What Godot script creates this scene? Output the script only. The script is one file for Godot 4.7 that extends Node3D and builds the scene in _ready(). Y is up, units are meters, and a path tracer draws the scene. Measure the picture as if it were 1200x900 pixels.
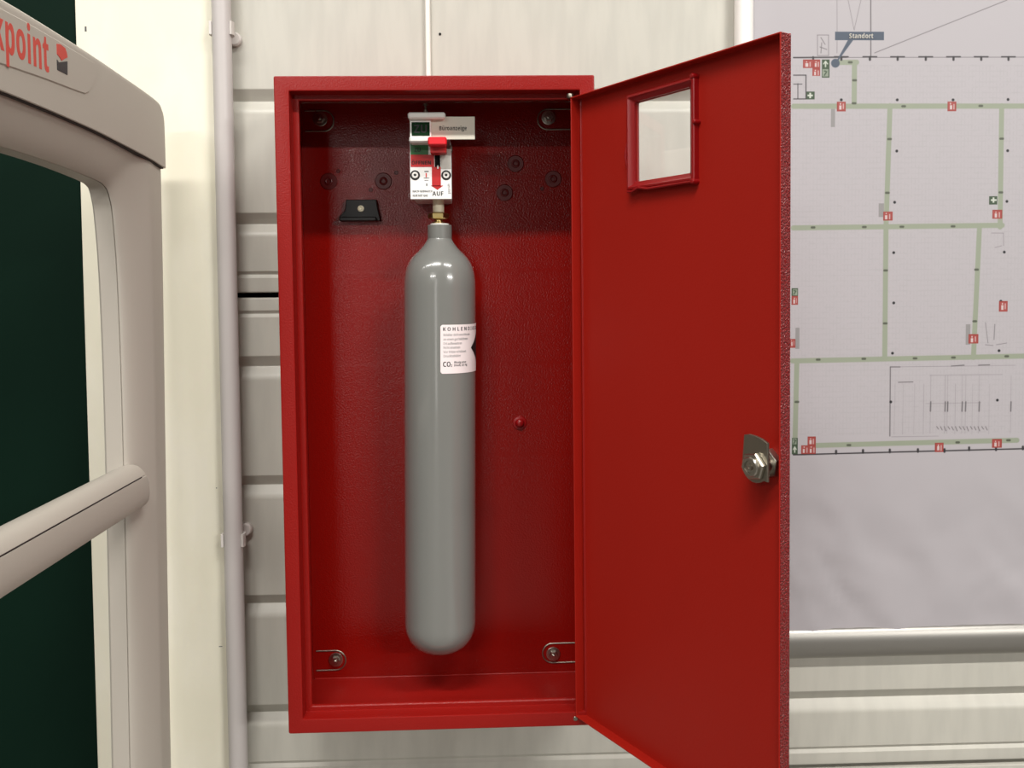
extends Node3D
# A red wall cabinet with a carbon dioxide cylinder, its door open, on a ribbed metal wall; a plastic security pedestal on one side and a wall map on the other.
# World: wall face at z = 0, the room in front of it at +z, floor at y = 0, metres.

var mats := {}
var taken := {}


# ------------------------------------------------------------------ mesh building
class Shape:
	var v := PackedVector3Array()
	var uv := PackedVector2Array()

	func tri(a: Vector3, b: Vector3, c: Vector3, out := Vector3.ZERO):
		if out != Vector3.ZERO and (c - a).cross(b - a).dot(out) < 0.0:
			var t := b
			b = c
			c = t
		v.append(a)
		v.append(b)
		v.append(c)

	func quad(a: Vector3, b: Vector3, c: Vector3, d: Vector3, out := Vector3.ZERO):
		tri(a, b, c, out)
		tri(a, c, d, out)

	func box(c: Vector3, s: Vector3, e := 0.0005):
		var h := s * 0.5
		e = minf(e, minf(h.x, minf(h.y, h.z)) * 0.6)
		var axes := [Vector3(1, 0, 0), Vector3(0, 1, 0), Vector3(0, 0, 1)]
		for k in 3:
			var n: Vector3 = axes[k]
			var a: Vector3 = axes[(k + 1) % 3]
			var b: Vector3 = axes[(k + 2) % 3]
			var hn := h.dot(n)
			var ha := h.dot(a)
			var hb := h.dot(b)
			for s1 in [-1.0, 1.0]:
				var o: Vector3 = c + n * hn * s1
				quad(o + a * (ha - e) + b * (hb - e), o - a * (ha - e) + b * (hb - e), o - a * (ha - e) - b * (hb - e), o + a * (ha - e) - b * (hb - e), n * s1)
				for s2 in [-1.0, 1.0]:
					var p: Vector3 = c + n * (hn - e) * s1 + a * ha * s2
					var q: Vector3 = c + n * hn * s1 + a * (ha - e) * s2
					quad(p + b * (hb - e), q + b * (hb - e), q - b * (hb - e), p - b * (hb - e), n * s1 + a * s2)
		for sx in [-1.0, 1.0]:
			for sy in [-1.0, 1.0]:
				for sz in [-1.0, 1.0]:
					var g := Vector3(sx, sy, sz)
					tri(c + Vector3(h.x, h.y - e, h.z - e) * g, c + Vector3(h.x - e, h.y, h.z - e) * g, c + Vector3(h.x - e, h.y - e, h.z) * g, g)

	# rings of equal length joined one to the next
	func loft(rings: Array, closed := true, caps := true, round_trip := false):
		var from := v.size()
		var n: int = rings[0].size()
		var m: int = rings.size() if round_trip else rings.size() - 1
		for i in m:
			var p: PackedVector3Array = rings[i]
			var q: PackedVector3Array = rings[(i + 1) % rings.size()]
			for j in (n if closed else n - 1):
				var k := (j + 1) % n
				quad(p[j], p[k], q[k], q[j])
		if caps and closed and not round_trip:
			for e in 2:
				var r: PackedVector3Array = rings[0] if e == 0 else rings[rings.size() - 1]
				var mid := Vector3.ZERO
				for p in r:
					mid += p
				mid /= n
				for j in n:
					if e == 0:
						tri(r[(j + 1) % n], r[j], mid)
					else:
						tri(r[j], r[(j + 1) % n], mid)
		if closed and (caps or round_trip):
			outward(from)

	# turns the triangles added since then so that they face out of the body they enclose
	func outward(from: int):
		var vol := 0.0
		var o := v[from]
		for i in range(from, v.size(), 3):
			vol += (v[i] - o).dot((v[i + 1] - o).cross(v[i + 2] - o))
		if vol > 0.0:
			for i in range(from, v.size(), 3):
				var t := v[i + 1]
				v[i + 1] = v[i + 2]
				v[i + 2] = t

	# profile of (radius, height) turned about y, placed by a transform
	func lathe(profile: Array, seg := 32, t := Transform3D()):
		var rings := []
		for p in profile:
			var ring := PackedVector3Array()
			for k in seg:
				var a := TAU * k / seg
				ring.append(t * Vector3(p[0] * cos(a), p[1], p[0] * sin(a)))
			rings.append(ring)
		loft(rings)

	# flat outline (x, y) raised along z from z0 to z1 with a small chamfer
	func plate(outline: PackedVector2Array, z0: float, z1: float, e := 0.0003, t := Transform3D()):
		if Geometry2D.is_polygon_clockwise(outline) == (t.basis.determinant() < 0.0):
			outline = outline.duplicate()
			outline.reverse()
		var inner := outline
		if e > 0.0:
			var mid := Vector2.ZERO
			for p in outline:
				mid += p
			mid /= outline.size()
			inner = PackedVector2Array()
			for k in outline.size():
				var a := outline[(k - 1 + outline.size()) % outline.size()]
				var b := outline[k]
				var c := outline[(k + 1) % outline.size()]
				var n := ((b - a).normalized() + (c - b).normalized()).normalized().orthogonal()
				inner.append(b + n * e if Geometry2D.is_point_in_polygon(b + n * e, outline) else b - n * e)
		var rings := []
		for pair in [[outline, z0], [outline, z1 - e], [inner, z1]]:
			var ring := PackedVector3Array()
			for p in pair[0]:
				ring.append(t * Vector3(p.x, p.y, pair[1]))
			rings.append(ring)
		loft(rings, true, false)
		var up := t.basis.z
		for e2 in 2:
			var poly: PackedVector2Array = outline if e2 == 0 else inner
			var z := z0 if e2 == 0 else z1
			var idx := Geometry2D.triangulate_polygon(poly)
			for k in range(0, idx.size(), 3):
				tri(t * Vector3(poly[idx[k]].x, poly[idx[k]].y, z), t * Vector3(poly[idx[k + 1]].x, poly[idx[k + 1]].y, z), t * Vector3(poly[idx[k + 2]].x, poly[idx[k + 2]].y, z), up if e2 == 1 else -up)

	func tube(path: PackedVector3Array, r: float, seg := 12):
		var rings := []
		var side := Vector3.ZERO
		for i in path.size():
			var d := (path[mini(i + 1, path.size() - 1)] - path[maxi(i - 1, 0)]).normalized()
			if side == Vector3.ZERO:
				side = d.cross(Vector3.UP if absf(d.y) < 0.9 else Vector3.RIGHT).normalized()
			side = (side - d * side.dot(d)).normalized()
			var up := side.cross(d)
			var ring := PackedVector3Array()
			for k in seg:
				var a := TAU * k / seg
				ring.append(path[i] + side * r * cos(a) + up * r * sin(a))
			rings.append(ring)
		loft(rings)

	func commit(angle := 35.0) -> ArrayMesh:
		var at := {}
		var fn := PackedVector3Array()
		for i in range(0, v.size(), 3):
			var n := (v[i + 2] - v[i]).cross(v[i + 1] - v[i])
			fn.append(n)
			for k in 3:
				var key := Vector3i((v[i + k] * 50000.0).round())
				if not at.has(key):
					at[key] = []
				at[key].append(i / 3)
		var limit := cos(deg_to_rad(angle))
		var st := SurfaceTool.new()
		st.begin(Mesh.PRIMITIVE_TRIANGLES)
		for i in v.size():
			var f := fn[i / 3]
			var fu := f.normalized()
			var n := Vector3.ZERO
			for k in at[Vector3i((v[i] * 50000.0).round())]:
				if fn[k].normalized().dot(fu) > limit:
					n += fn[k]
			st.set_normal(n.normalized() if n.length_squared() > 0.0 else Vector3.UP)
			if uv.size():
				st.set_uv(uv[i])
			st.add_vertex(v[i])
		st.index()
		return st.commit()


func rounded(hw: float, hh: float, r: float, c := Vector2.ZERO, seg := 4) -> PackedVector2Array:
	var o := PackedVector2Array()
	for k in 4:
		var m := c + Vector2((hw - r) * (1 if k in [0, 3] else -1), (hh - r) * (1 if k < 2 else -1))
		for j in seg + 1:
			var a := PI / 2 * (k + float(j) / seg)
			o.append(m + Vector2(cos(a), sin(a)) * r)
	return o


func disc(r: float, c := Vector2.ZERO, seg := 24) -> PackedVector2Array:
	var o := PackedVector2Array()
	for k in seg:
		o.append(c + Vector2.from_angle(TAU * k / seg) * r)
	return o


func numbered(called: String) -> String:
	var n: int = taken.get(called, 0)
	taken[called] = n + 1
	return called if n == 0 else "%s_%03d" % [called, n]


func tag(o: Node3D, label: String, category := "", group := "", kind := ""):
	o.set_meta("label", label)
	if category:
		o.set_meta("category", category)
	if group:
		o.set_meta("group", group)
	if kind:
		o.set_meta("kind", kind)


func thing(called: String, label: String, category: String, at := Vector3.ZERO, group := "") -> Node3D:
	var o := Node3D.new()
	o.name = numbered(called)
	add_child(o)
	o.position = at
	tag(o, label, category, group)
	return o


func put(called: String, mesh: Mesh, material: Material, parent: Node3D = null, at := Vector3.ZERO, label := "") -> MeshInstance3D:
	var o := MeshInstance3D.new()
	o.mesh = mesh
	o.material_override = material
	o.cast_shadow = GeometryInstance3D.SHADOW_CASTING_SETTING_ON
	if parent:
		o.name = called
		parent.add_child(o, true)
	else:
		o.name = numbered(called)
		add_child(o)
	o.position = at
	if label:
		o.set_meta("label", label)
	return o


func setting(called: String, mesh: Mesh, material: Material, label: String) -> MeshInstance3D:
	var o := put(called, mesh, material)
	o.name = called
	tag(o, label, "", "", "structure")
	return o


func slab(lo: Vector3, hi: Vector3, e := 0.0005) -> ArrayMesh:
	var s := Shape.new()
	s.box((lo + hi) / 2, hi - lo, e)
	return s.commit()


# lettering as thin raised print; bend wraps it about a vertical cylinder of that radius
func letters(words: String, size: float, bold := false, wide := 1.0, serif := false, align := 0, bend := 0.0, spacing := 0.0) -> ArrayMesh:
	var f := SystemFont.new()
	f.font_names = PackedStringArray(["Droid Serif" if serif else "Droid Sans"])
	f.font_weight = 700 if bold else 400
	var font: Font = f
	if spacing > 0.0:
		var fv := FontVariation.new()
		fv.base_font = f
		fv.spacing_glyph = int(spacing)
		font = fv
	var t := TextMesh.new()
	t.text = words
	t.font = font
	t.font_size = 32
	t.pixel_size = size / 32.0
	t.depth = 0.00012
	t.curve_step = 2.0
	t.horizontal_alignment = [HORIZONTAL_ALIGNMENT_LEFT, HORIZONTAL_ALIGNMENT_CENTER][align]
	t.vertical_alignment = VERTICAL_ALIGNMENT_CENTER
	var a := t.surface_get_arrays(0)
	var pts: PackedVector3Array = a[Mesh.ARRAY_VERTEX]
	var nrm: PackedVector3Array = a[Mesh.ARRAY_NORMAL]
	var rest := PackedVector3Array()
	for i in pts.size():
		var p := pts[i]
		p.x *= wide
		if bend > 0.0:
			var g := p.x / bend
			p = Vector3(sin(g) * (bend + p.z), p.y, cos(g) * (bend + p.z))
			nrm[i] = nrm[i].rotated(Vector3.UP, g)
		rest.append(p)
	var b := []
	b.resize(Mesh.ARRAY_MAX)
	b[Mesh.ARRAY_VERTEX] = rest
	b[Mesh.ARRAY_NORMAL] = nrm
	b[Mesh.ARRAY_INDEX] = a[Mesh.ARRAY_INDEX]
	var m := ArrayMesh.new()
	m.add_surface_from_arrays(Mesh.PRIMITIVE_TRIANGLES, b)
	return m


# ------------------------------------------------------------------ materials
func plain(called: String, c: Color, rough := 0.5, metal := 0.0, spec := 0.5) -> StandardMaterial3D:
	var m := StandardMaterial3D.new()
	m.resource_name = called
	m.albedo_color = c
	m.roughness = rough
	m.metallic = metal
	m.metallic_specular = spec
	mats[called] = m
	return m


func noise(freq: float, octaves := 3, size := 512, s := 1, kind := FastNoiseLite.TYPE_SIMPLEX_SMOOTH) -> NoiseTexture2D:
	var n := FastNoiseLite.new()
	n.seed = s
	n.noise_type = kind
	n.frequency = freq
	n.fractal_octaves = octaves
	var t := NoiseTexture2D.new()
	t.width = size
	t.height = size
	t.seamless = true
	t.noise = n
	return t


func relief(m: StandardMaterial3D, t: Texture2D, scale: float, per_metre: float):
	m.heightmap_enabled = true
	m.heightmap_texture = t
	m.heightmap_scale = scale
	m.uv1_triplanar = true
	m.uv1_scale = Vector3.ONE * per_metre


func mottle(m: StandardMaterial3D, low: Color, high: Color, freq: float, scale: Vector3, s := 3, octaves := 4):
	var t := noise(freq, octaves, 512, s)
	var g := Gradient.new()
	g.set_color(0, low)
	g.set_color(1, high)
	g.set_offset(0, 0.25)
	g.set_offset(1, 0.75)
	t.color_ramp = g
	m.albedo_color = Color.WHITE
	m.albedo_texture = t
	m.uv1_triplanar = true
	m.uv1_scale = scale


func make_materials():
	var m := plain("cream_paint", Color(0.86, 0.835, 0.765), 0.42)
	mottle(m, Color(0.735, 0.728, 0.69), Color(0.758, 0.75, 0.71), 0.012, Vector3(7, 1.1, 7), 5, 5)
	m = plain("post_paint", Color(0.87, 0.845, 0.765), 0.45)
	mottle(m, Color(0.925, 0.908, 0.83), Color(0.94, 0.925, 0.855), 0.008, Vector3(3, 1.2, 3), 9, 4)
	plain("gap_black", Color(0.03, 0.03, 0.03), 0.9)
	m = plain("green_panel", Color(0.03, 0.115, 0.08), 0.6, 0.0, 0.2)
	m = plain("red_paint", Color(0.55, 0.075, 0.055), 0.34, 0.0, 0.4)
	relief(m, noise(0.09, 2, 512, 11), 0.018, 9.0)
	m = plain("red_hammer", Color(0.50, 0.045, 0.022), 0.2, 0.0, 0.45)
	relief(m, noise(0.085, 2, 512, 12), 0.018, 9.0)
	m = plain("red_door", Color(0.62, 0.105, 0.06), 0.5, 0.0, 0.35)
	relief(m, noise(0.09, 2, 512, 13), 0.006, 8.0)
	m = plain("red_edge_shaded", Color(0.45, 0.05, 0.06), 0.3)  # door red darkened, the shade of the free edge put into the colour
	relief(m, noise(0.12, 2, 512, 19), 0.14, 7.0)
	plain("red_rubber", Color(0.55, 0.035, 0.05), 0.35)
	plain("red_boss", Color(0.36, 0.02, 0.02), 0.4)
	m = plain("cylinder_grey", Color(0.47, 0.475, 0.46), 0.2)
	m.clearcoat_enabled = true
	m.clearcoat = 0.6
	m.clearcoat_roughness = 0.08
	m.heightmap_enabled = true
	m.heightmap_texture = noise(0.01, 2, 256, 14)
	m.heightmap_scale = 0.02
	m.uv1_triplanar = true
	m.uv1_scale = Vector3(5, 2, 5)
	plain("neck_grey", Color(0.44, 0.445, 0.43), 0.4)
	plain("steel", Color(0.72, 0.70, 0.66), 0.28, 1.0)
	plain("dull_steel", Color(0.62, 0.60, 0.55), 0.38, 1.0)
	plain("brass", Color(0.74, 0.66, 0.44), 0.3, 1.0)
	plain("ivory", Color(0.93, 0.91, 0.80), 0.4)
	plain("white_plastic", Color(0.90, 0.90, 0.88), 0.4)
	plain("plate_white", Color(0.93, 0.93, 0.92), 0.45)
	plain("tag_beige", Color(0.80, 0.785, 0.73), 0.5)
	plain("plate_grey", Color(0.72, 0.71, 0.68), 0.5)
	plain("sign_green", Color(0.10, 0.40, 0.16), 0.4)
	plain("window_green", Color(0.05, 0.17, 0.08), 0.55, 0.0, 0.2)
	plain("sign_red", Color(0.72, 0.10, 0.11), 0.45)
	plain("lever_red", Color(0.88, 0.12, 0.17), 0.35)
	plain("ink", Color(0.07, 0.07, 0.075), 0.6)
	plain("ink_soft", Color(0.33, 0.33, 0.34), 0.6)
	plain("label_white", Color(0.93, 0.89, 0.89), 0.45)
	plain("black_plastic", Color(0.018, 0.018, 0.018), 0.45)
	m = plain("pedestal_plastic", Color(0.715, 0.69, 0.65), 0.5)
	relief(m, noise(0.2, 2, 512, 15), 0.003, 8.0)
	plain("pedestal_seam", Color(0.16, 0.12, 0.11), 0.8)
	plain("logo_red", Color(0.82, 0.27, 0.22), 0.5)
	plain("logo_dark", Color(0.17, 0.15, 0.17), 0.5)
	m = plain("conduit_grey", Color(0.76, 0.74, 0.73), 0.4)
	plain("clip_white", Color(0.82, 0.80, 0.78), 0.45)
	plain("cable_white", Color(0.93, 0.92, 0.88), 0.4)
	m = plain("aluminium", Color(0.66, 0.65, 0.63), 0.42, 0.95)
	plain("white_tube", Color(0.95, 0.94, 0.92), 0.35)
	plain("banner_slate", Color(0.20, 0.24, 0.31), 0.5)
	m = plain("pane", Color(1, 1, 1, 0.06), 0.02)
	m.transparency = BaseMaterial3D.TRANSPARENCY_ALPHA
	mottle(plain("floor_vinyl", Color.WHITE, 0.45), Color(0.43, 0.42, 0.40), Color(0.49, 0.48, 0.46), 0.02, Vector3(1, 1, 1), 21)
	mottle(plain("room_plaster", Color.WHITE, 0.8), Color(0.30, 0.29, 0.28), Color(0.35, 0.34, 0.33), 0.01, Vector3(0.5, 0.5, 0.5), 22)
	plain("ceiling_white", Color(0.55, 0.55, 0.54), 0.85)
	plain("housing", Color(0.85, 0.85, 0.85), 0.5)
	m = plain("panel_glow", Color(0.5, 0.5, 0.5), 0.3)  # glow of the panel added behind the camera
	m.emission_enabled = true
	m.emission = Color(1.0, 0.98, 0.96)
	m.emission_energy_multiplier = 0.4
	m = plain("lamp_glow", Color(0.9, 0.9, 0.9), 0.6)
	m.emission_enabled = true
	m.emission = Color(1.0, 0.97, 0.92)
	m.emission_energy_multiplier = 2.0


# ------------------------------------------------------------------ the scene
func _ready():
	var cam := Camera3D.new()
	cam.name = "camera"
	add_child(cam)
	cam.position = Vector3(0, 1.45, 1.03)
	cam.rotation_degrees = Vector3(-2.46, -1.9, -0.49)
	cam.set_frustum(0.045, Vector2(0, -0.0036), 0.05, 50.0)   # a focal length of 1000 pixels for a 900 pixel high frame, the lens shifted down by 72
	cam.current = true

	var env := Environment.new()
	env.background_mode = Environment.BG_COLOR
	env.background_color = Color(0.02, 0.02, 0.02)
	env.tonemap_mode = Environment.TONE_MAPPER_LINEAR
	env.tonemap_exposure = 1.0
	env.sdfgi_enabled = true
	env.ssao_enabled = true
	env.ssil_enabled = true
	var we := WorldEnvironment.new()
	we.name = "world_environment"
	we.environment = env
	add_child(we)

	make_materials()
	# ceiling luminaires: a row of long lamps above the camera parallel to the wall, and a far row tilted towards the wall
	for r in [[Vector3(-2.95, 3.8, 2.0), 0.0, 0.8, "end ceiling lamp of the near row above the green panel"], [Vector3(-1.7, 3.8, 2.0), 0.0, 3, "near row ceiling lamp above the security pedestal"],
			[Vector3(-0.45, 3.8, 2.0), 0.0, 8.2, "near row ceiling lamp above the red cabinet"], [Vector3(1.4, 3.8, 2.0), 0.0, 8.4, "end ceiling lamp of the near row above the wall map"],
			[Vector3(-2.9, 3.6, 6.6), 58.0, 3.5, "outermost tilted far row ceiling lamp on the pedestal side"], [Vector3(-2.0, 3.6, 6.6), 58.0, 3.5, "second tilted far row ceiling lamp from the pedestal side"],
			[Vector3(4.2, 3.6, 6.6), 58.0, 11, "second tilted far row ceiling lamp from the map side"], [Vector3(5.6, 3.6, 6.6), 58.0, 11, "outermost tilted far row ceiling lamp on the map side"]]:
		ceiling_lamp(r[0], 1.2, 0.14, r[2], r[1], r[3])

	# added area light before the glowing panel behind the camera, for the cabinet's sheen
	var sheen_light := AreaLight3D.new()
	sheen_light.name = "added_sheen_light"
	add_child(sheen_light)
	sheen_light.position = Vector3(-1.4, 1.7, 8.95)
	sheen_light.area_size = Vector2(1.0, 3.2)
	sheen_light.area_normalize_energy = true
	sheen_light.light_energy = 2.3
	sheen_light.light_color = Color(1.0, 0.98, 0.96)
	sheen_light.area_range = 30.0
	sheen_light.area_attenuation = 2.0
	sheen_light.shadow_enabled = true

	build_room()
	build_cabinet()
	build_cylinder()
	build_valve()
	build_pedestal()
	build_map()
	build_conduit()
	build_cable()


func ceiling_lamp(at: Vector3, long: float, wide: float, energy: float, tilt: float, label: String):
	var t := thing("ceiling_lamp", label, "lamp", at, "ceiling lamps")
	t.rotation_degrees.x = tilt
	put("housing", slab(Vector3(-long / 2 - 0.01, 0.0, -wide / 2 - 0.01), Vector3(long / 2 + 0.01, 0.05, wide / 2 + 0.01), 0.003), mats.housing, t)
	put("lamp_stem", slab(Vector3(-0.02, 0.05, -0.02), Vector3(0.02, 0.16, 0.02), 0.002), mats.housing, t)
	put("diffuser", slab(Vector3(-long / 2, -0.012, -wide / 2), Vector3(long / 2, 0.0, wide / 2), 0.003), mats.lamp_glow, t)
	var l := AreaLight3D.new()
	l.name = "lamp_light"
	t.add_child(l)
	l.position = Vector3(0, -0.015, 0)
	l.rotation_degrees = Vector3(-90, 0, 0)
	l.area_size = Vector2(long, wide)
	l.area_normalize_energy = true
	l.light_energy = energy
	l.light_color = Color(1.0, 0.985, 0.965)
	l.area_range = 20.0
	l.area_attenuation = 2.0
	l.shadow_enabled = true


# one sheet of the wall, its cross-section a list of (height, depth) from the top down
func wall_sheet(top: float, bottom: float, ledges: Array, fines: Array) -> ArrayMesh:
	var p := [Vector2(top, -0.03), Vector2(top, -0.0025), Vector2(top - 0.0008, -0.0007), Vector2(top - 0.0025, 0)]
	var marks := []
	for y in ledges:
		marks.append([y, true])
	for y in fines:
		marks.append([y, false])
	marks.sort_custom(func(a, b): return a[0] > b[0])
	for k in marks:
		var y: float = k[0]
		if k[1]:
			p.append_array([Vector2(y + 0.0140, 0), Vector2(y + 0.0125, -0.0004), Vector2(y + 0.0012, -0.0086), Vector2(y, -0.0090), Vector2(y - 0.0010, -0.0086), Vector2(y - 0.0090, -0.0026), Vector2(y - 0.0125, -0.0008), Vector2(y - 0.0165, 0)])
		else:
			p.append_array([Vector2(y + 0.0042, 0), Vector2(y + 0.0010, -0.0024), Vector2(y, -0.0026), Vector2(y - 0.0008, -0.0022), Vector2(y - 0.0040, 0)])
	p.append_array([Vector2(bottom + 0.0025, 0), Vector2(bottom + 0.0008, -0.0007), Vector2(bottom, -0.0025), Vector2(bottom, -0.03)])
	var rings := []
	for x in [-5.0, 7.5]:
		var ring := PackedVector3Array()
		for q in p:
			ring.append(Vector3(x, q.x, q.y))
		rings.append(ring)
	var s := Shape.new()
	s.loft(rings, true, false)
	s.outward(0)
	return s.commit(30.0)


func build_room():
	var w := setting("wall_back", slab(Vector3(-5.1, 0, -0.2), Vector3(7.6, 4.0, -0.035)), mats.gap_black, "cream metal wall of ribbed horizontal panels behind the red cabinet")
	var rel := [0.0848, 0.2202, 0.3665, 0.511]
	var sheets := [[4.0, 3.8305, 3.8305], [3.8265, 3.2335, 3.2355], [3.2295, 2.6365, 2.6385], [2.6325, 2.0415, 2.0415], [2.0355, 1.4445, 1.4415], [1.4385, 0.8475, 0.8445], [0.8415, 0.2505, 0.2475], [0.2445, 0.0, -0.3495]]
	for k in sheets.size():
		var top: float = sheets[k][0]
		var bot: float = sheets[k][1]
		var ledges := []
		var fines := []
		if k == 4:
			ledges = [1.956, 1.815, 1.6722, 1.5265]
			fines = [1.4659, 2.011]
		elif k == 5:
			ledges = [1.3555, 1.211, 1.0647, 0.9288]
			fines = [1.419, 0.8670]
		else:
			for r in rel:
				var y: float = (bot if k < 4 else sheets[k][2]) + r
				if y > bot + 0.03 and y < top - 0.03:
					ledges.append(y)
		put("wall_panel", wall_sheet(top, bot, ledges, fines), mats.cream_paint, w)
	var h := Shape.new()
	h.lathe([[0.0, 0.0], [0.0016, 0.0], [0.0016, 0.0006], [0.0, 0.0009]], 14, Transform3D(Basis(Vector3.RIGHT, PI / 2), Vector3(-0.0485, 1.7496, 0.0)))
	put("screw_hole", h.commit(), mats.gap_black, w)
	setting("floor", slab(Vector3(-5.1, -0.15, -0.2), Vector3(7.6, 0, 9.1)), mats.floor_vinyl, "grey vinyl floor of the hall")
	setting("ceiling", slab(Vector3(-5.1, 4.0, -0.2), Vector3(7.6, 4.15, 9.1)), mats.ceiling_white, "white ceiling of the hall")
	setting("wall_left", slab(Vector3(-5.15, 0, -0.2), Vector3(-5.0, 4.0, 9.1)), mats.room_plaster, "dark plaster side wall of the hall")
	setting("wall_right", slab(Vector3(7.5, 0, -0.2), Vector3(7.65, 4.0, 9.1)), mats.room_plaster, "dark plaster side wall of the hall by the map")
	setting("wall_front", slab(Vector3(-5.1, 0, 9.0), Vector3(7.6, 4.0, 9.15)), mats.room_plaster, "dark plaster wall at the far end of the hall")
	var glow_panel := setting("added_glow_panel_1", slab(Vector3(-1.9, 0.1, 8.98), Vector3(-0.9, 3.3, 8.995)), mats.panel_glow, "tall glowing panel added at the far end of the hall for the cabinet sheen")  # unseen glowing panel with frame bars, added to put a sheen on the cabinet back
	for x in [-1.93, -1.4, -0.87]:
		put("glow_panel_frame", slab(Vector3(x - 0.03, 0.05, 8.955), Vector3(x + 0.03, 3.36, 9.0), 0.004), mats.housing, glow_panel)
	# flat cream post cover, its edge leaning slightly, and the green panel beside it
	var s := Shape.new()
	var face := PackedVector2Array([Vector2(-0.4690, 0.0), Vector2(-0.2998, 0.0), Vector2(-0.3235, 3.98), Vector2(-0.4690, 3.98)])
	s.plate(face, 0.0, 0.012, 0.001)
	var post := setting("trim_1", s.commit(), mats.post_paint, "flat cream metal post cover between the grey conduit and the dark green panel")
	for q in [[-0.4585, 1.7485, 0.0022, 0.006], [-0.3205, 1.212, 0.0012, 0.0012], [-0.3215, 1.02, 0.004, 0.001]]:
		put("scuff", slab(Vector3(q[0], q[1], 0.0119), Vector3(q[0] + q[2], q[1] + q[3], 0.01205), 0.00004), mats.ink_soft, post)
	setting("trim_2", slab(Vector3(-1.7, 0.0, 0.0), Vector3(-0.4692, 3.98, 0.006), 0.001), mats.green_panel, "flat dark green panel behind the plastic security pedestal")


func build_conduit():
	var t := thing("conduit", "grey vertical conduit clipped to the wall between cream post and red cabinet", "pipe", Vector3(-0.2985, 0.0, 0.022))
	var s := Shape.new()
	s.tube(PackedVector3Array([Vector3(0, 0.02, 0), Vector3(0, 3.98, 0)]), 0.0109, 28)
	put("pipe", s.commit(), mats.conduit_grey, t)
	for y in [0.35, 1.1530, 1.7490, 2.6]:
		var c := Shape.new()
		var ring := PackedVector2Array()
		for k in 15:                                     # an open spring clip round the pipe
			var a := deg_to_rad(-205.0 + 230.0 * k / 14)
			ring.append(Vector2(cos(a), sin(a)) * 0.0142)
		for k in 15:
			var a := deg_to_rad(25.0 - 230.0 * k / 14)
			ring.append(Vector2(cos(a), sin(a)) * 0.0113)
		c.plate(ring, -0.0075, 0.0075, 0.0, Transform3D(Basis(Vector3.RIGHT, PI / 2), Vector3(0, y, 0)))
		c.box(Vector3(0, y, -0.0175), Vector3(0.011, 0.012, 0.007), 0.001)
		c.lathe([[0.0, 0.0], [0.0080, 0.0], [0.0080, 0.006], [0.0065, 0.0075], [0.0, 0.0075]], 20, Transform3D(Basis(Vector3.RIGHT, PI / 2), Vector3(0.0095, y + (0.007 if y < 1.5 else -0.007), -0.0218)))
		put("pipe_clip", c.commit(), mats.clip_white, t)


func build_cable():
	var t := thing("cable_duct", "thin white cable duct rising from the top of the red cabinet", "cable", Vector3(-0.0625, 1.6698, 0.0))
	put("duct", slab(Vector3(-0.003, 0.0005, 0.0), Vector3(0.003, 2.31, 0.006), 0.0012), mats.cable_white, t)
	put("duct_cover", slab(Vector3(-0.0024, 0.0005, 0.0058), Vector3(0.0024, 2.31, 0.0072), 0.0005), mats.cable_white, t)


# ------------------------------------------------------------------ red cabinet
const CAB := Vector3(-0.0462, 0.9737, 0.0)


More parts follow.
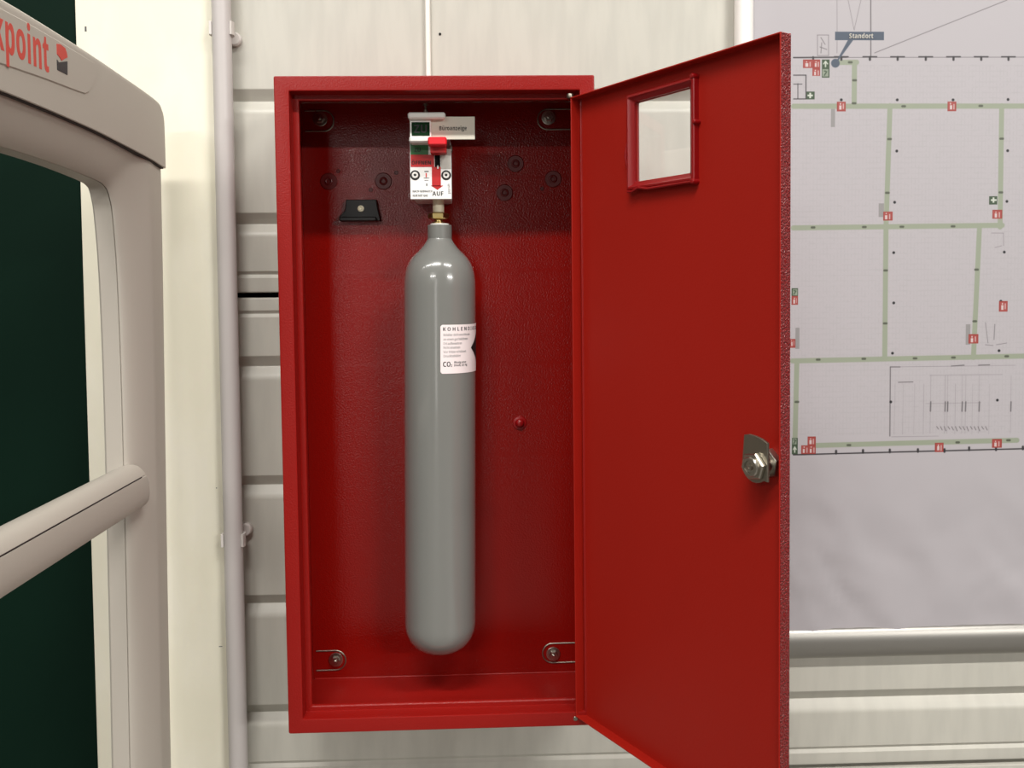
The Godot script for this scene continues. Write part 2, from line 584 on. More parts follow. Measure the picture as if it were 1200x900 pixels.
func build_cabinet():
	var t := thing("wall_cabinet", "open red metal wall cabinet with its door swung out, holding a grey cylinder", "cabinet", CAB)
	t.rotation.z = 0.003
	var W := 0.3335
	var H := 0.696
	# folded shell: loops of the cross-section, each an inset rectangle at a depth
	var s := Shape.new()
	var rings := []
	for q in [[0.0, 0.002, 0.002], [0.0, 0.1285, 0.002], [0.0005, 0.1296, 0.002], [0.0018, 0.13, 0.002], [0.0142, 0.13, 0.001], [0.0153, 0.1296, 0.001], [0.0158, 0.1285, 0.001],
			[0.0158, 0.114, 0.001], [0.0162, 0.1132, 0.001], [0.0205, 0.1132, 0.001], [0.0217, 0.1124, 0.001], [0.022, 0.111, 0.001], [0.022, 0.109, 0.001], [0.0015, 0.109, 0.001], [0.0015, 0.002, 0.001]]:
		var ring := PackedVector3Array()
		for p in rounded(W / 2 - q[0], H / 2 - q[0], q[2]):
			ring.append(Vector3(p.x, p.y + H / 2, q[1]))
		rings.append(ring)
	s.loft(rings, true, false, true)
	put("shell", s.commit(28.0), mats.red_paint, t)
	put("back_panel", slab(Vector3(-W / 2 + 0.0016, 0.0016, 0.002), Vector3(W / 2 - 0.0016, H - 0.0016, 0.0045), 0.0003), mats.red_hammer, t)
	var fold := Shape.new()
	fold.tube(PackedVector3Array([Vector3(-W / 2 + 0.004, 0.0020, 0.0052), Vector3(W / 2 - 0.004, 0.0020, 0.0052)]), 0.0011, 8)
	put("floor_fold", fold.commit(60.0), mats.red_paint, t)
	var zb := 0.0045
	# slotted fixing tabs in the four corners, open towards the side
	for q in [[-0.1728, 1.6472, -1.0, -0.1888, 1.6493], [0.0686, 1.6477, 1.0, 0.0818, 1.6497], [-0.1717, 0.9975, -1.0, -0.1835, 0.9986], [0.0681, 0.9997, 1.0, 0.0812, 0.9988]]:
		var side: float = q[2]
		var tip: float = q[0] - CAB.x
		var cy: float = q[1] - CAB.y
		var far := side * (W / 2 - 0.006)
		var path := PackedVector3Array([Vector3(far, cy + 0.0120, zb)])
		for k in 13:
			var a := PI / 2 + PI * k / 12
			path.append(Vector3(tip + side * 0.012 - side * 0.012 * -cos(a) * 1.0 * 1.0, cy + 0.012 * sin(a), zb))
		path.append(Vector3(far, cy - 0.0120, zb))
		var b := Shape.new()
		b.tube(path, 0.0010, 8)
		put("slot_rim", b.commit(60.0), mats.dull_steel, t)
		var bolt := Shape.new()
		var at := Transform3D(Basis(Vector3.RIGHT, PI / 2), Vector3(q[3] - CAB.x, q[4] - CAB.y, zb))
		bolt.lathe([[0.0, 0.0], [0.0085, 0.0], [0.0085, 0.0012], [0.0078, 0.0016], [0.0, 0.0016]], 24, at)
		bolt.lathe([[0.0, 0.0016], [0.0056, 0.0016], [0.0056, 0.005], [0.0048, 0.0058], [0.0, 0.0058]], 6, at)
		bolt.lathe([[0.0, 0.0058], [0.0022, 0.0058], [0.0022, 0.0082], [0.0016, 0.0088], [0.0, 0.0088]], 12, at)
		put("mounting_bolt", bolt.commit(), mats.steel, t)
	for q in [[0.0417, 1.5954], [0.0282, 1.561], [0.0865, 1.577], [-0.1156, 1.5758], [-0.1801, 1.5761]]:
		var b := Shape.new()
		b.lathe([[0.0, 0.0], [0.0100, 0.0], [0.0100, 0.0008], [0.0092, 0.0014], [0.0050, 0.0014], [0.0044, 0.0024], [0.0034, 0.0028], [0.0026, 0.0024], [0.0022, 0.0012], [0.0, 0.0012]], 28, Transform3D(Basis(Vector3.RIGHT, PI / 2), Vector3(q[0] - CAB.x, q[1] - CAB.y, zb)))
		put("rivet_boss", b.commit(), mats.red_boss, t)
	for q in [[-0.1688, 1.5881], [-0.1004, 1.5858], [-0.1309, 1.5658], [0.073, 1.5655]]:
		var b := Shape.new()
		var o := Transform3D(Basis(Vector3.RIGHT, PI / 2), Vector3(q[0] - CAB.x, q[1] - CAB.y, zb))
		b.lathe([[0.0, 0.0], [0.0026, 0.0], [0.0024, 0.0005], [0.0018, 0.0005], [0.0015, 0.0001], [0.0, 0.0001]], 14, o)
		put("drill_hole", b.commit(), mats.red_boss, t)
	# painted dome screw on the back panel
	var d := Shape.new()
	d.lathe([[0.0, 0.0], [0.0085, 0.0], [0.0080, 0.0012], [0.0055, 0.0018], [0.0050, 0.0040], [0.0034, 0.0058], [0.0, 0.0064]], 24, Transform3D(Basis(Vector3.RIGHT, PI / 2), Vector3(0.0432 - CAB.x, 1.2841 - CAB.y, zb)))
	put("dome_screw", d.commit(50.0), mats.red_rubber, t)
	# black plastic bracket with one light screw
	var br := Shape.new()
	br.plate(PackedVector2Array([Vector2(-0.0245, -0.0125), Vector2(0.0240, -0.0135), Vector2(0.0215, -0.002), Vector2(0.0195, 0.0115), Vector2(-0.0160, 0.0115), Vector2(-0.0175, -0.001), Vector2(-0.0245, -0.0085)]), 0.0, 0.009, 0.001)
	br.box(Vector3(-0.002, -0.0115, 0.009), Vector3(0.043, 0.005, 0.010), 0.001)
	var brm := put("bracket", br.commit(), mats.black_plastic, t, Vector3(-0.1430 - CAB.x, 1.5420 - CAB.y, zb))
	var sc := Shape.new()
	sc.lathe([[0.0, 0.009], [0.0040, 0.009], [0.0036, 0.0112], [0.0022, 0.0120], [0.0016, 0.0108], [0.0, 0.0106]], 18, Transform3D(Basis(Vector3.RIGHT, PI / 2), Vector3(0.0012, 0.0008, 0.0)))
	put("screw", sc.commit(), mats.ivory, brm)
	build_door(t)


func build_door(t: Node3D):
	var w := 0.2714
	var y0 := 0.9840 - CAB.y
	var y1 := 1.6462 - CAB.y
	var depth := 0.012
	var hinge := Transform3D(Basis(Vector3.UP, deg_to_rad(-58.58)), Vector3(0.0948 - CAB.x, 0, 0.130))
	var s := Shape.new()
	# skin as four slabs round the window opening, then the folded rims
	var ox0 := 0.0918
	var ox1 := 0.1668
	var oy0 := 1.5493 - CAB.y
	var oy1 := 1.6246 - CAB.y
	var z0 := -depth
	var z1 := -depth + 0.0014
	var outer := rounded(w / 2, (y1 - y0) / 2, 0.0006, Vector2(w / 2, (y0 + y1) / 2), 1)
	var e := 0.0
	for q in [[0.0, y0, ox0, y1], [ox1, y0, w, y1], [ox0, y0, ox1, oy0], [ox0, oy1, ox1, y1]]:
		s.box(Vector3((q[0] + q[2]) / 2, (q[1] + q[3]) / 2, (z0 + z1) / 2), Vector3(q[2] - q[0], q[3] - q[1], z1 - z0), 0.00001)
	var rings := []
	for q in [[0.0, z0], [0.0, -0.0004], [0.0004, 0.0], [0.0011, 0.0], [0.0015, -0.0004], [0.0015, z1]]:
		var ring := PackedVector3Array()
		for p in rounded(w / 2 - q[0], (y1 - y0) / 2 - q[0], 0.0008, Vector2(w / 2, (y0 + y1) / 2), 2):
			ring.append(Vector3(p.x, p.y, q[1]))
		rings.append(ring)
	s.loft(rings, true, false, true)
	e = outer.size() * 0.0
	var door := put("door", s.commit(30.0), mats.red_door, t)
	door.transform = hinge
	var edge := put("shaded_door_edge", slab(Vector3(w - 0.0002, y0 + 0.0006, z0 + 0.0002), Vector3(w + 0.0004, y1 - 0.0006, -0.0004), 0.0002), mats.red_edge_shaded, door)  # strip laid over the free edge, its darker red stands for shade
	edge.set_meta("label", "rough strip on the free edge of the door, coloured darker for its shade")
	# rubber profile round the window
	var gx0 := 0.0832
	var gx1 := 0.1735
	var gy0 := 1.5412 - CAB.y
	var gy1 := 1.6325 - CAB.y
	var mid := Vector2((gx0 + gx1) / 2, (gy0 + gy1) / 2)
	var g := Shape.new()
	rings = []
	for q in [[0.0, 0.0, z1], [0.0, 0.0, -0.0050], [0.0008, 0.0008, -0.0042], [0.0026, 0.0026, -0.0040], [0.0048, 0.0040, -0.0062], [0.0080, 0.0072, -0.0080], [0.0082, 0.0076, z0 - 0.0018], [0.0030, 0.0030, z0 - 0.0018], [0.0030, 0.0030, z0]]:
		var ring := PackedVector3Array()
		for p in rounded((gx1 - gx0) / 2 - q[0], (gy1 - gy0) / 2 - q[1], 0.0015, mid, 2):
			ring.append(Vector3(p.x, p.y, q[2]))
		rings.append(ring)
	s = Shape.new()
	s.loft(rings, true, false, true)
	put("window_gasket", s.commit(30.0), mats.red_rubber, door)
	put("window_pane", slab(Vector3(gx0 + 0.006, gy0 + 0.006, z0 - 0.0004), Vector3(gx1 - 0.006, gy1 - 0.006, z0 + 0.0010), 0.0001), mats.pane, door)
	for q in [[gx1 - 0.002, gy1 + 0.0005, 0.0035], [gx1 - 0.002, gy0 - 0.0006, 0.0035], [gx1 + 0.0003, (gy0 + gy1) / 2 + 0.006, 0.0028]]:
		var c := Shape.new()
		c.lathe([[0.0, 0.0], [q[2] * 0.8, 0.0], [q[2] * 0.8, 0.006], [q[2] * 0.5, 0.0075], [0.0, 0.0078]], 14, Transform3D(Basis(Vector3.RIGHT, PI / 2), Vector3(q[0], q[1], z1)))
		put("gasket_stud", c.commit(), mats.red_rubber, door)
	# loose lips of the profile
	var lip := Shape.new()
	lip.tube(PackedVector3Array([Vector3(gx0 + 0.001, gy0 - 0.001, -0.0052), Vector3(gx0 + 0.008, gy0 - 0.002, -0.004), Vector3(gx0 + 0.018, gy0 + 0.001, -0.0035), Vector3(gx0 + 0.030, gy0 - 0.0012, -0.004), Vector3(gx1 - 0.004, gy0 - 0.0008, -0.0045)]), 0.0013, 8)
	lip.tube(PackedVector3Array([Vector3(gx0 - 0.0006, gy0 + 0.022, -0.006), Vector3(gx0 - 0.0016, gy0 + 0.034, -0.0045), Vector3(gx0 + 0.0002, gy0 + 0.046, -0.0055)]), 0.0012, 8)
	put("loose_lip", lip.commit(60.0), mats.red_rubber, door)
	# cam lock: barrel through the skin, hexagon nut, cam plate, nut and bolt end
	var lock := Vector3(0.2530, 1.3015 - CAB.y, 0.0)
	var to_z := Basis(Vector3.RIGHT, PI / 2)
	var b := Shape.new()
	b.lathe([[0.0, z0 - 0.004], [0.0120, z0 - 0.004], [0.0125, z0 - 0.002], [0.0125, z0], [0.0090, z0], [0.0090, 0.0060], [0.0, 0.0060]], 24, Transform3D(to_z, lock))
	b.lathe([[0.0, z1], [0.0130, z1], [0.0130, z1 + 0.0055], [0.0122, z1 + 0.0065], [0.0, z1 + 0.0065]], 6, Transform3D(to_z * Basis(Vector3.UP, 0.35), lock))
	put("lock_barrel", b.commit(), mats.steel, door)
	var cam_out := PackedVector2Array()
	for p in [[-0.0112, 0.0240], [-0.0062, 0.0252], [0.0005, 0.0247], [0.0070, 0.0232], [0.0128, 0.0205], [0.0128, -0.0110]]:
		cam_out.append(Vector2(p[0], p[1]))
	for k in 8:
		var a := deg_to_rad(-50.0 - 120.0 * k / 7)
		cam_out.append(Vector2(cos(a), sin(a)) * 0.0138)
	s = Shape.new()
	s.plate(cam_out, 0.0062, 0.0084, 0.0003)
	put("cam_plate", s.commit(), mats.dull_steel, door, lock)
	s = Shape.new()
	s.lathe([[0.0, 0.0084], [0.0096, 0.0084], [0.0096, 0.0092], [0.0, 0.0092]], 24, Transform3D(to_z, Vector3.ZERO))
	s.lathe([[0.0, 0.0090], [0.0118, 0.0090], [0.0118, 0.0112], [0.0108, 0.0122], [0.0, 0.0122]], 6, Transform3D(to_z * Basis(Vector3.UP, 0.2), Vector3.ZERO))
	s.lathe([[0.0, 0.0122], [0.0082, 0.0122], [0.0082, 0.0142], [0.0074, 0.0152], [0.0052, 0.0152], [0.0048, 0.0138], [0.0030, 0.0138], [0.0026, 0.0150], [0.0012, 0.0152], [0.0010, 0.0144], [0.0, 0.0144]], 24, Transform3D(to_z, Vector3.ZERO))
	put("lock_nut", s.commit(), mats.steel, door, lock)
	for y in [y0 - 0.0045, y1 - 0.0005]:
		s = Shape.new()
		s.lathe([[0.0, 0.0], [0.0028, 0.0], [0.0034, 0.0008], [0.0034, 0.0040], [0.0026, 0.0050], [0.0, 0.0052]], 16)
		put("hinge_pin", s.commit(60.0), mats.dull_steel, t, Vector3(0.0948 - CAB.x, y, 0.1275))


# ------------------------------------------------------------------ cylinder
func build_cylinder():
	var t := thing("gas_cylinder", "grey steel carbon dioxide cylinder hanging inside the open red cabinet", "cylinder", Vector3(-0.0538, 1.0300, 0.058))
	t.rotation.z = -0.0105
	var s := Shape.new()
	s.lathe([[0.0, 0.0], [0.008, 0.0002], [0.016, 0.0013], [0.023, 0.0038], [0.0285, 0.0072], [0.033, 0.0115], [0.0365, 0.0168], [0.0388, 0.0225], [0.0402, 0.0290], [0.0405, 0.0360], [0.0405, 0.1], [0.0405, 0.2], [0.0405, 0.3], [0.0405, 0.4180],
		[0.0402, 0.4265], [0.0392, 0.4345], [0.0374, 0.4415], [0.0349, 0.4470], [0.0318, 0.4520], [0.0282, 0.4560], [0.0245, 0.4595], [0.0212, 0.4628], [0.0184, 0.4662], [0.0162, 0.4692], [0.0146, 0.4718], [0.0136, 0.4740], [0.0, 0.4745]], 64)
	put("bottle", s.commit(50.0), mats.cylinder_grey, t)
	s = Shape.new()
	s.lathe([[0.0, 0.4705], [0.0131, 0.4705], [0.0136, 0.4712], [0.0136, 0.4885], [0.0130, 0.4893], [0.0, 0.4893]], 40)
	put("neck_collar", s.commit(), mats.neck_grey, t)
	s = Shape.new()
	s.lathe([[0.0, 0.4892], [0.0103, 0.4892], [0.0105, 0.4898], [0.0105, 0.4909], [0.0, 0.4912]], 32)
	put("seal_ring", s.commit(), mats.white_plastic, t)
	# paper label bent round the bottle
	var r := 0.0406
	var lab := Shape.new()
	var g0 := deg_to_rad(3.6)
	var g1 := deg_to_rad(150.0)
	var yb := 0.3247
	var yt := 0.3783
	var rr := 0.002
	for k in 60:
		var a := lerpf(g0, g1, k / 60.0)
		var b := lerpf(g0, g1, (k + 1) / 60.0)
		var ca := 0.0
		var cb := 0.0
		if (a - g0) * r < rr:
			ca = rr - sqrt(maxf(0.0, rr * rr - pow(rr - (a - g0) * r, 2.0)))
		if (b - g0) * r < rr:
			cb = rr - sqrt(maxf(0.0, rr * rr - pow(rr - (b - g0) * r, 2.0)))
		var pa := Vector3(sin(a), 0, cos(a))
		var pb := Vector3(sin(b), 0, cos(b))
		var o := r + 0.00025
		lab.quad(pa * o + Vector3(0, yb + ca, 0), pb * o + Vector3(0, yb + cb, 0), pb * o + Vector3(0, yt - cb, 0), pa * o + Vector3(0, yt - ca, 0), pa)
		lab.quad(pa * o + Vector3(0, yt - ca, 0), pb * o + Vector3(0, yt - cb, 0), pb * r + Vector3(0, yt - cb, 0), pa * r + Vector3(0, yt - ca, 0), Vector3.UP)
		lab.quad(pa * o + Vector3(0, yb + ca, 0), pb * o + Vector3(0, yb + cb, 0), pb * r + Vector3(0, yb + cb, 0), pa * r + Vector3(0, yb + ca, 0), Vector3.DOWN)
	var lm := put("label", lab.commit(), mats.label_white, t, Vector3.ZERO, "white printed label with black lettering")
	var di := Shape.new()
	for k in 24:
		var a := deg_to_rad(60.0 + 80.0 * k / 24)
		var b := deg_to_rad(60.0 + 80.0 * (k + 1) / 24)
		var ha := 0.0245 * (1.0 - absf(rad_to_deg(a) - 100.0) / 40.0)
		var hb := 0.0245 * (1.0 - absf(rad_to_deg(b) - 100.0) / 40.0)
		var o := r + 0.00045
		var pa := Vector3(sin(a), 0, cos(a)) * o
		var pb := Vector3(sin(b), 0, cos(b)) * o
		var m := Vector3(0, 0.3520, 0)
		di.quad(pa + m - Vector3(0, ha, 0), pb + m - Vector3(0, hb, 0), pb + m + Vector3(0, hb, 0), pa + m + Vector3(0, ha, 0), pa)
	put("hazard_diamond", di.commit(), mats.ink, lm)
	var o := r + 0.0003
	for q in [["KOHLENDIOXID", 0.0056, 7.0, 0.3735, true, 1.0, 9.0], ["Behälter dicht verschlossen", 0.0036, 8.0, 0.3672, false, 0.78, 0.0], ["an einem gut belüfteten", 0.0036, 8.0, 0.3624, false, 0.8, 0.0], ["Ort aufbewahren", 0.0036, 8.0, 0.3577, false, 0.8, 0.0],
			["Nicht einatmen", 0.0036, 8.0, 0.3532, false, 0.8, 0.0], ["Vor Hitze schützen", 0.0036, 8.0, 0.3486, false, 0.95, 0.0], ["Druckbehälter", 0.0036, 8.0, 0.3440, false, 0.9, 0.0],
			["CO", 0.0078, 7.0, 0.3350, true, 0.85, 0.0], ["2", 0.0040, 19.6, 0.3334, true, 0.85, 0.0], ["flüssig unter", 0.0032, 25.0, 0.3368, true, 0.85, 0.0], ["Druck, 0,5 kg", 0.0032, 25.0, 0.3336, true, 0.9, 0.0]]:
		var l := put("lettering", letters(q[0], q[1], q[4], q[5], false, 0, o, q[6]), mats.ink if q[4] else mats.ink_soft, lm, Vector3(0, q[3], 0))
		l.rotation.y = deg_to_rad(q[2])


# ------------------------------------------------------------------ release valve above the cylinder
func build_valve():
	var t := thing("release_valve", "white lever release valve with green and red fields above the grey cylinder", "valve", Vector3(-0.0559, 1.5442, 0.0))
	var grow := [1.0215]                                # measures grow a little towards the back of the valve
	var P := func(x: float, y: float) -> Vector2:
		return Vector2((x - 505.0) * 0.000930 * grow[0] - 0.0559 * (grow[0] - 1.0), (234.0 - y) * 0.000930 * grow[0] + 0.0942 * (grow[0] - 1.0))
	var zf := 0.080
	var a: Vector2
	var b: Vector2
	a = P.call(483.0, 232.0)
	b = P.call(527.0, 160.0)
	put("housing", slab(Vector3(a.x, a.y, 0.0046), Vector3(b.x, b.y, zf - 0.010), 0.001), mats.white_plastic, t)
	# front plate with a keyhole slot for the lever
	var f := Shape.new()
	for q in [[481.5, 233.6, 510.0, 165.0], [510.0, 233.6, 516.5, 198.0], [516.5, 233.6, 529.3, 176.0]]:
		a = P.call(q[0], q[1])
		b = P.call(q[2], q[3])
		f.box(Vector3((a.x + b.x) / 2, (a.y + b.y) / 2, zf - 0.0045), Vector3(b.x - a.x, b.y - a.y, 0.009), 0.0002)
	put("front_plate", f.commit(), mats.plate_white, t)
	var field := func(called: String, x0: float, y0: float, x1: float, y1: float, material: Material, z0: float, z1: float, e := 0.00015):
		var u: Vector2 = P.call(x0, y1)
		var v: Vector2 = P.call(x1, y0)
		return put(called, slab(Vector3(u.x, u.y, z0), Vector3(v.x, v.y, z1), e), material, t)
	field.call("grey_field", 517.0, 176.6, 529.0, 199.0, mats.plate_grey, zf, zf + 0.0003)
	field.call("green_field", 482.2, 168.5, 502.8, 182.4, mats.sign_green, zf, zf + 0.0003)
	field.call("red_field", 482.2, 182.4, 509.5, 196.6, mats.sign_red, zf, zf + 0.0003)
	field.call("red_band", 506.6, 196.6, 517.0, 219.0, mats.sign_red, zf, zf + 0.0003)
	var ar := Shape.new()
	var tri := PackedVector2Array()
	for q in [[505.4, 218.0], [519.8, 218.0], [512.9, 223.0]]:
		tri.append(P.call(q[0], q[1]))
	ar.plate(tri, zf, zf + 0.0003, 0.00005)
	put("arrow_head", ar.commit(), mats.sign_red, t)
	# upper window box with its two white ledges, standing out before the plate
	grow[0] = 1.0043
	zf = 0.096
	field.call("upper_body", 481.8, 141.0, 506.5, 168.0, mats.white_plastic, 0.0046, zf, 0.0006)
	field.call("indicator_window", 484.0, 145.0, 504.8, 160.6, mats.window_green, zf, zf + 0.0008, 0.0003)
	field.call("upper_ledge", 480.2, 135.0, 523.2, 142.0, mats.white_plastic, zf - 0.035, zf + 0.007, 0.0015)
	field.call("lower_ledge", 481.2, 161.8, 504.0, 168.6, mats.white_plastic, zf - 0.02, zf + 0.004, 0.0015)
	var tg: Node3D = field.call("name_tag", 505.2, 138.2, 557.0, 164.6, mats.tag_beige, zf - 0.004, zf - 0.0022, 0.0003)
	tg.set_meta("label", "beige name tag with small black lettering")
	# lever: a projecting red thumb piece and its stem in the slot
	var lv: MeshInstance3D = field.call("lever", 503.4, 164.0, 524.6, 173.2, mats.lever_red, zf - 0.004, zf + 0.012, 0.0012)
	lv.set_meta("label", "bright red thumb lever")
	a = P.call(505.0, 180.0)
	b = P.call(523.5, 172.0)
	put("lever_stem", slab(Vector3(a.x, a.y, 0.076), Vector3(b.x, b.y, zf - 0.002), 0.0005), mats.sign_red, lv)
	grow[0] = 1.0215
	zf = 0.080
	field.call("slot", 509.8, 180.0, 516.8, 198.6, mats.gap_black, zf - 0.0095, zf - 0.0060, 0.0001)
	field.call("slot_pin", 512.8, 195.0, 514.6, 199.0, mats.white_plastic, zf - 0.001, zf + 0.0012, 0.0003)
	# screws
	for q in [[487.2, 206.0], [523.2, 206.2]]:
		a = P.call(q[0], q[1])
		var s := Shape.new()
		var o := Transform3D(Basis(Vector3.RIGHT, PI / 2), Vector3(a.x, a.y, zf))
		s.lathe([[0.0030, 0.0], [0.0054, 0.0], [0.0054, 0.0004], [0.0040, 0.0004]], 24, o)
		put("washer", s.commit(), mats.ink, t)
		s = Shape.new()
		s.lathe([[0.0, 0.0], [0.0036, 0.0], [0.0036, 0.0010], [0.0030, 0.0016], [0.0016, 0.0016], [0.0014, 0.0008], [0.0, 0.0008]], 20, o)
		var screw := put("plate_screw", s.commit(), mats.white_plastic, t)
		s = Shape.new()
		s.lathe([[0.0, 0.0007], [0.0014, 0.0007], [0.0014, 0.0012], [0.0, 0.0012]], 12, o)
		put("socket", s.commit(), mats.ink, screw)
	# pin on top
	a = P.call(500.5, 135.0)
	var s2 := Shape.new()
	s2.lathe([[0.0, 0.0], [0.0024, 0.0], [0.0024, 0.004], [0.0014, 0.005], [0.0014, 0.0085], [0.0030, 0.0090], [0.0030, 0.0102], [0.0, 0.0106]], 16, Transform3D(Basis(), Vector3(a.x, a.y, 0.080)))
	put("top_pin", s2.commit(), mats.dull_steel, t)
	a = P.call(528.5, 178.0)
	put("side_pin", slab(Vector3(a.x - 0.001, a.y, zf - 0.012), Vector3(a.x + 0.002, a.y + 0.007, zf - 0.004), 0.0006), mats.dull_steel, t)
	# union: ivory sleeve, brass hexagon, brass thread, standing on the cylinder's seal ring
	var up := Transform3D(Basis(Vector3.BACK, -0.0105), Vector3(0.0060, 0.0036, 0.058))
	var un := Shape.new()
	un.lathe([[0.0, -0.0148], [0.0052, -0.0148], [0.0064, -0.0138], [0.0064, -0.0010], [0.0064, 0.0022], [0.0, 0.0022]], 24, up)
	put("sleeve", un.commit(), mats.ivory, t)
	un = Shape.new()
	un.lathe([[0.0, -0.0216], [0.0100, -0.0216], [0.0116, -0.0206], [0.0116, -0.0160], [0.0100, -0.0148], [0.0, -0.0148]], 6, up)
	put("union_nut", un.commit(), mats.brass, t)
	un = Shape.new()
	un.lathe([[0.0, -0.0272], [0.0074, -0.0272], [0.0074, -0.0252], [0.0050, -0.0246], [0.0046, -0.0222], [0.0060, -0.0214], [0.0, -0.0214]], 24, up)
	put("thread", un.commit(), mats.brass, t)
	# print
	for q in [["ZU", 494.5, 153.0, 0.0120, true, 1.0, mats.ink, 0.0008, 1], ["ZU", 486.5, 176.8, 0.0060, true, 1.0, mats.ink, 0.0003, 0], ["ÖFFNEN", 483.2, 191.8, 0.0058, true, 0.95, mats.ink, 0.0003, 0],
			["AUF", 513.4, 227.4, 0.0066, true, 0.98, mats.ink, 0.0, 1], ["NACH GEBRAUCH", 484.0, 224.6, 0.0030, true, 0.82, mats.ink, 0.0, 0], ["NUR MIT GAS", 484.0, 229.6, 0.0030, true, 0.82, mats.ink, 0.0, 0],
			["Büroanzeige", 531.5, 151.6, 0.0062, true, 0.82, mats.ink, -0.0022, 1]]:
		var head: bool = q[0] == "Büroanzeige" or q[3] > 0.011
		grow[0] = 1.0043 if head else 1.0215
		var p: Vector2 = P.call(q[1], q[2])
		put("lettering", letters(q[0], q[3], q[4], q[5], false, q[8]), q[6], t, Vector3(p.x, p.y, (0.096 if head else zf) + q[7] + 0.0001))
	grow[0] = 1.0215
	var vt := put("lettering", letters("geprüft", 0.0034, false, 1.0, false, 1), mats.ink_soft, t, Vector3(P.call(526.2, 222.0).x, P.call(526.2, 222.0).y, zf + 0.0001))
	vt.rotation.z = PI / 2
	# little pictogram of a flap over a hand
	for q in [[498.0, 201.2, 503.0, 202.2, mats.ink], [499.4, 203.5, 500.8, 208.5, mats.logo_red], [497.2, 209.0, 503.8, 209.8, mats.ink_soft], [498.0, 211.5, 502.5, 212.2, mats.ink_soft], [500.0, 215.5, 501.2, 218.5, mats.ink_soft]]:
		field.call("pictogram", q[0], q[1], q[2], q[3], q[4], zf, zf + 0.0002, 0.00004)


# ------------------------------------------------------------------ plastic security pedestal
func smooth(points: Array, steps := 4) -> Array:
	var o := []
	for i in points.size() - 1:
		var p: Array = [points[maxi(i - 1, 0)], points[i], points[i + 1], points[mini(i + 2, points.size() - 1)]]
		for k in steps:
			var f := float(k) / steps
			var r := []
			for c in p[0].size():
				r.append(cubic_interpolate(p[1][c], p[2][c], p[0][c], p[3][c], f))
			o.append(r)
	o.append(points[points.size() - 1])
	return o


const SEAM := -0.370
const MIDDLE := 0.36


